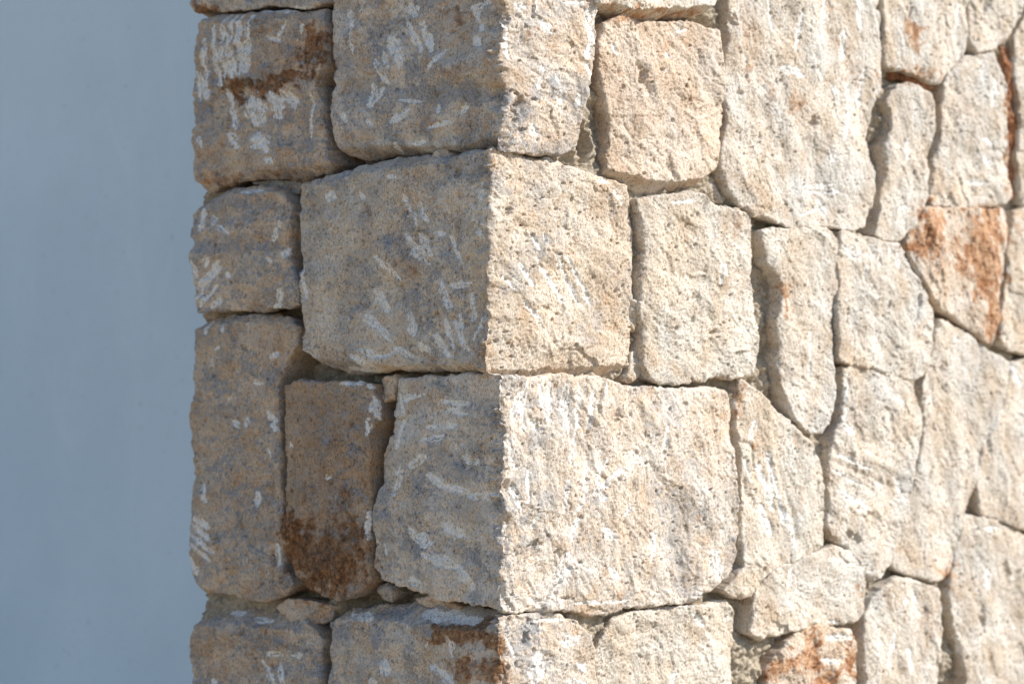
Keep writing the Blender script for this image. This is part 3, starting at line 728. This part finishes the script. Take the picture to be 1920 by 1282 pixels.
st('wall_stone', 'thin strip of a pale stone at the very top left of the shaded face', SHADE1, GL,
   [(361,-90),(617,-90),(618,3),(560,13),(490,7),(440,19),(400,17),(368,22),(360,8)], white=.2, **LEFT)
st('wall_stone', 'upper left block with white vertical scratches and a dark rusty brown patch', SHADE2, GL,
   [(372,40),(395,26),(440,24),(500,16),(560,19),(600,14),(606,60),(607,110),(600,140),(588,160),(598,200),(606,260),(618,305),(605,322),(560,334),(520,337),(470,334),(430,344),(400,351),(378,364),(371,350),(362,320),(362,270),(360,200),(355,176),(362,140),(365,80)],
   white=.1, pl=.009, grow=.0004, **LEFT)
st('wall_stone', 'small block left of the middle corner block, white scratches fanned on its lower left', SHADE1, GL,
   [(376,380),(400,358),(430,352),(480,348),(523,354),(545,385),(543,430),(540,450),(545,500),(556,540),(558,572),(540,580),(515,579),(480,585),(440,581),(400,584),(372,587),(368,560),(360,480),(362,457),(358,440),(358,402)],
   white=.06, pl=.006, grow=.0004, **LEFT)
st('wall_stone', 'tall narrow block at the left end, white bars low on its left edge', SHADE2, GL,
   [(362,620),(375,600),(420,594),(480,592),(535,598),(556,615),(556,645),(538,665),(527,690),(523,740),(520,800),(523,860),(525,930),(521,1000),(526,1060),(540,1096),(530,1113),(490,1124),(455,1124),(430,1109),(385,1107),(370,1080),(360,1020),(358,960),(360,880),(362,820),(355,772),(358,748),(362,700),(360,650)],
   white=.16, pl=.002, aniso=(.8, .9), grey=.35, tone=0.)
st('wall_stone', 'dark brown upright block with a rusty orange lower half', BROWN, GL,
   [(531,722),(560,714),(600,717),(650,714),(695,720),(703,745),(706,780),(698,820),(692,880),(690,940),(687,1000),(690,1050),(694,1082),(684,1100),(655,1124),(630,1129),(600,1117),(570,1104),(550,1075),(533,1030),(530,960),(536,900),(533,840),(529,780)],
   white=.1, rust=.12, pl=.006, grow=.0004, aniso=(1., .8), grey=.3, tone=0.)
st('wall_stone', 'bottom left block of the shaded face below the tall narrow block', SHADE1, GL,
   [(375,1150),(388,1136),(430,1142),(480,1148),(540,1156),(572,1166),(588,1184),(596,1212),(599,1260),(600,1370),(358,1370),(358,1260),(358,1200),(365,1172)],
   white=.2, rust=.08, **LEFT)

st('wall_stone', 'stone at the top edge with an orange stained underside right of the top corner block', WARM, GR_,
   [(1119,-90),(1342,-90),(1340,8),(1320,27),(1280,31),(1240,34),(1205,35),(1175,27),(1150,14),(1125,7)], white=.2, pr=.012)
st('wall_stone', 'pinkish stone with a cracked face right of the top corner block', PINK, GR_,
   [(1140,47),(1170,30),(1210,43),(1300,45),(1342,62),(1350,110),(1353,160),(1355,230),(1349,260),(1341,310),(1325,344),(1300,351),(1265,361),(1220,356),(1175,344),(1148,326),(1145,290),(1151,240),(1146,215),(1137,185),(1130,150),(1127,100)],
   white=.15, pr=.002, rust=.05)
st('wall_stone', 'biggest tall stone of the sunlit face, with ochre streaks running down it', PALE, GR_,
   [(1364,-90),(1646,-90),(1648,0),(1654,60),(1655,110),(1652,160),(1643,182),(1633,230),(1624,260),(1629,300),(1638,330),(1638,370),(1629,400),(1619,423),(1600,431),(1570,424),(1540,419),(1500,424),(1470,421),(1440,408),(1412,399),(1392,384),(1373,358),(1358,320),(1357,285),(1363,255),(1367,220),(1364,140),(1370,60)],
   white=.35, pr=.003, rust=.06, **STREAK)
st('wall_stone', 'pale stone at the top edge with one orange spot in its middle', PALE, GR_,
   [(1660,-90),(1815,-90),(1814,40),(1811,90),(1808,104),(1788,121),(1773,138),(1763,152),(1745,152),(1715,138),(1680,129),(1664,122),(1662,60)], white=.2, pr=.004, **STREAK)
st('wall_stone', 'wedge shaped stone in the top right corner of the picture', PALE, GR_,
   [(1824,-90),(1945,-90),(1915,15),(1900,50),(1884,78),(1850,96),(1830,100),(1823,80)], white=.15)
st('wall_stone', 'stone at the right picture edge behind the upright red brown sliver', WARM, GR_,
   [(1908,70),(2000,-90),(2060,-90),(2060,380),(1920,380),(1912,300),(1916,200),(1905,120)], white=.15, pr=-.002, ds=.002, dz=.0015)
st('wall_stone', 'narrow upright stone between deep joints, above and left of the rust red stone', PALE, GR_,
   [(1668,190),(1687,163),(1702,157),(1740,173),(1751,190),(1751,230),(1747,260),(1739,310),(1737,370),(1729,400),(1709,430),(1690,445),(1658,447),(1645,438),(1655,400),(1663,340),(1665,300),(1664,270),(1675,245),(1675,212)],
   white=.15, pr=.003, **STREAK)
st('wall_stone', 'upright pale stone directly above the rust red stone', PALE, GR_,
   [(1774,160),(1792,127),(1820,107),(1868,100),(1877,130),(1884,180),(1887,240),(1891,300),(1893,360),(1882,381),(1840,386),(1790,386),(1752,383),(1743,368),(1753,320),(1760,290),(1771,250),(1771,200)], white=.3, pr=.003)
st('wall_stone', 'rust red stone tapering downwards, the reddest stone of the wall', PINK, GR_,
   [(1736,393),(1790,393),(1850,395),(1884,393),(1891,430),(1888,480),(1878,520),(1870,560),(1873,600),(1859,638),(1842,630),(1805,600),(1768,578),(1747,540),(1722,500),(1706,462),(1716,432),(1731,408)], white=.1, pr=.007, aniso=(1.2, .6))
st('wall_stone', 'squarish pale stone left of the rust red stone, white tool marks along its top', PALE, GR_,
   [(1577,437),(1600,437),(1640,452),(1690,457),(1701,472),(1714,505),(1729,530),(1744,570),(1752,595),(1749,640),(1741,690),(1724,708),(1690,703),(1640,688),(1600,680),(1572,673),(1569,640),(1572,590),(1577,540),(1574,480)], white=.25, pr=.006)
st('wall_stone', 'tall stone with a small rust spot on its left, beside the square porous stone', PALE, GR_,
   [(1430,437),(1460,432),(1520,430),(1550,432),(1560,442),(1571,470),(1570,530),(1560,600),(1560,680),(1566,740),(1558,788),(1540,808),(1507,798),(1484,773),(1473,740),(1464,690),(1466,650),(1459,600),(1469,560),(1466,520),(1445,490),(1434,460)], white=.15, pr=.004, rough=.75)
st('wall_stone', 'square porous stone right of the middle corner block', WARM, GR_,
   [(1200,377),(1240,370),(1300,363),(1320,367),(1345,386),(1388,394),(1406,407),(1410,430),(1408,480),(1404,520),(1413,560),(1420,620),(1422,660),(1413,698),(1390,703),(1340,706),(1290,713),(1240,716),(1215,710),(1208,680),(1213,620),(1208,580),(1208,520),(1214,470),(1208,430),(1203,400)], white=.1, pr=.002, pit=1.5, rough=.9)
st('wall_stone', 'triangular topped stone with long white gouges right of the large lower corner block', WARM, GR_,
   [(1386,728),(1398,716),(1432,744),(1468,782),(1498,804),(1523,837),(1540,875),(1546,930),(1545,990),(1547,1020),(1500,1043),(1450,1062),(1424,1092),(1407,1115),(1378,1116),(1360,1105),(1380,1085),(1397,1066),(1395,1020),(1393,960),(1400,900),(1397,850),(1386,800)], white=.3, pr=.004, **STREAK)
st('wall_stone', 'smooth stone with a wide tan shadowed left side, above the small orange stained stone', PALE, GR_,
   [(1416,1119),(1433,1097),(1453,1072),(1500,1053),(1545,1034),(1570,1026),(1598,1038),(1616,1066),(1623,1110),(1620,1150),(1604,1164),(1560,1168),(1520,1170),(1470,1186),(1432,1193),(1411,1186),(1413,1150)], white=.12, pr=.006, rough=.75)
st('wall_stone', 'long pale stone with slanting white gouges across its middle', PALE, GR_,
   [(1580,692),(1602,688),(1640,695),(1680,707),(1713,727),(1723,760),(1726,800),(1720,850),(1708,900),(1703,940),(1688,980),(1678,1040),(1660,1072),(1642,1086),(1628,1078),(1618,1050),(1592,1022),(1564,1012),(1554,990),(1556,940),(1552,890),(1560,830),(1579,790),(1584,740)], white=.3, pr=.002)
st('wall_stone', 'longest slanting stone, plain and pale, below the rust red stone', PALE, GR_,
   [(1762,602),(1800,617),(1830,642),(1870,667),(1893,682),(1888,720),(1878,770),(1860,820),(1838,880),(1818,920),(1808,960),(1793,1020),(1783,1070),(1760,1088),(1720,1078),(1682,1066),(1669,1056),(1688,1010),(1704,950),(1724,870),(1735,800),(1733,730),(1748,690),(1756,640)], white=.18, ds=.0018, **STREAK)
st('wall_stone', 'stone cut by the right picture edge beside the rust red stone', WARM, GR_,
   [(1904,397),(1990,388),(2060,388),(2060,655),(1990,660),(1920,661),(1888,654),(1876,635),(1874,605),(1888,540),(1896,470)], white=.15, pr=.002, rust=.08, ds=.002, dz=.0015)
st('wall_stone', 'hollowed stone at the right picture edge, right of the longest slanting stone', PALE, GR_,
   [(1902,682),(1990,668),(2060,668),(2060,1005),(1990,1003),(1920,988),(1880,973),(1842,960),(1838,940),(1834,905),(1850,840),(1868,800),(1888,750)], white=.2, pr=.003, ds=.002, dz=.0015, **STREAK)
st('wall_stone', 'large stone in the lower right corner of the picture', PALE, GR_,
   [(1803,990),(1815,969),(1850,973),(1890,988),(1925,1003),(1990,1014),(2060,1016),(2060,1370),(1818,1370),(1814,1270),(1803,1220),(1789,1160),(1784,1110),(1791,1060)], white=.28, ds=.0018, dz=.0015, **STREAK)
st('wall_stone', 'upright stone at the bottom edge with a faint orange flush down its right side', PALE, GR_,
   [(1678,1085),(1700,1087),(1735,1097),(1757,1107),(1761,1150),(1765,1200),(1757,1260),(1760,1370),(1628,1370),(1624,1270),(1622,1200),(1626,1160),(1643,1122)], white=.2, pr=.004, **STREAK)
st('wall_stone', 'small stone at the bottom edge streaked with bright orange and white', PINK, GR_,
   [(1503,1176),(1560,1178),(1592,1184),(1603,1210),(1607,1260),(1607,1370),(1436,1370),(1445,1260),(1470,1212)], white=.25, pr=.002)
st('wall_stone', 'rough pale stone at the bottom edge under the large lower corner block', WARM, GR_,
   [(1128,1202),(1152,1164),(1200,1149),(1260,1144),(1330,1133),(1363,1130),(1376,1148),(1378,1190),(1376,1230),(1368,1280),(1366,1370),(1142,1370),(1128,1290),(1124,1240)], white=.15, pr=-.001)

small = dict(edge=.003, grow=.001, depth=.05, bulge=.002, rough=1., fs=2.4)
def chip(name, label, tint, pts, **kw):
    st(name, label, tint, GW, pts, **{**small, **kw})
chip('stone_chip', 'angular chip wedged under the dark brown block, above the bottom left block', SHADE1, [(517,1138),(540,1124),(600,1130),(622,1134),(615,1160),(600,1170),(560,1170),(543,1163)], pl=-.012, grey=.3)
chip('stone_chip', 'crumbly lump wedged in the top of the joint right of the dark brown block', SHADE1, [(710,708),(743,703),(745,718),(740,748),(722,753),(714,740)], pl=-.010)
chip('stone_chip', 'grey sliver lying in the joint above the small left block', (.40,.36,.31), [(470,343),(510,339),(560,340),(573,350),(558,362),(530,362),(500,352)], pl=-.016, grey=.6)
chip('pebble', 'round pebble in the joint under the left corner of the large lower block', (.45,.40,.35), [(702,1108),(706,1096),(718,1092),(730,1097),(735,1110),(730,1122),(718,1128),(707,1122)], pl=-.012, edge=.016, grey=.3)
chip('stone_chip', 'upper of two chips right of the middle corner block', WARM, [(1186,562),(1197,560),(1203,590),(1200,612),(1190,624),(1185,600)], pr=-.008)
chip('stone_chip', 'lower of two chips right of the middle corner block, above the joint', WARM, [(1184,662),(1196,656),(1208,670),(1210,690),(1200,708),(1186,718),(1176,712),(1184,690)], pr=-.006)
chip('stone_chip', 'triangular chip between the pinkish, biggest and square porous stones', WARM, [(1322,358),(1343,326),(1350,332),(1362,372),(1355,380),(1340,378)], pr=-.014)
chip('stone_chip', 'flat red brown sliver lying under the stone with the orange spot', (.40,.27,.19), [(1666,132),(1705,140),(1740,158),(1752,166),(1735,170),(1700,156),(1668,146)], pr=-.012, rust=.5, edge=.003, rough=1.2)
chip('stone_chip', 'long upright red brown sliver at the right picture edge', (.44,.28,.19), [(1881,88),(1893,92),(1902,150),(1904,240),(1904,330),(1900,378),(1895,372),(1896,300),(1892,240),(1888,170)], pr=-.012, rust=.45, edge=.003, rough=1.2)
chip('stone_chip', 'small orange brown chip above the upright flushed stone', (.46,.30,.17), [(1771,1068),(1785,1056),(1797,1058),(1798,1085),(1785,1093),(1770,1088)], pr=-.010, rust=.6, edge=.003, rough=1.2)
chip('stone_chip', 'thin curled flake lying on the top ledge of the middle corner block', SHADE1, [(806,296),(818,286),(832,282),(852,292),(850,300),(830,301)], pl=-.006)
chip('stone_chip', 'flat shard in the open joint under the large lower corner block', SHADE1, [(775,1124),(800,1118),(840,1130),(862,1136),(858,1143),(810,1139)], pl=-.022)
#STONES_END
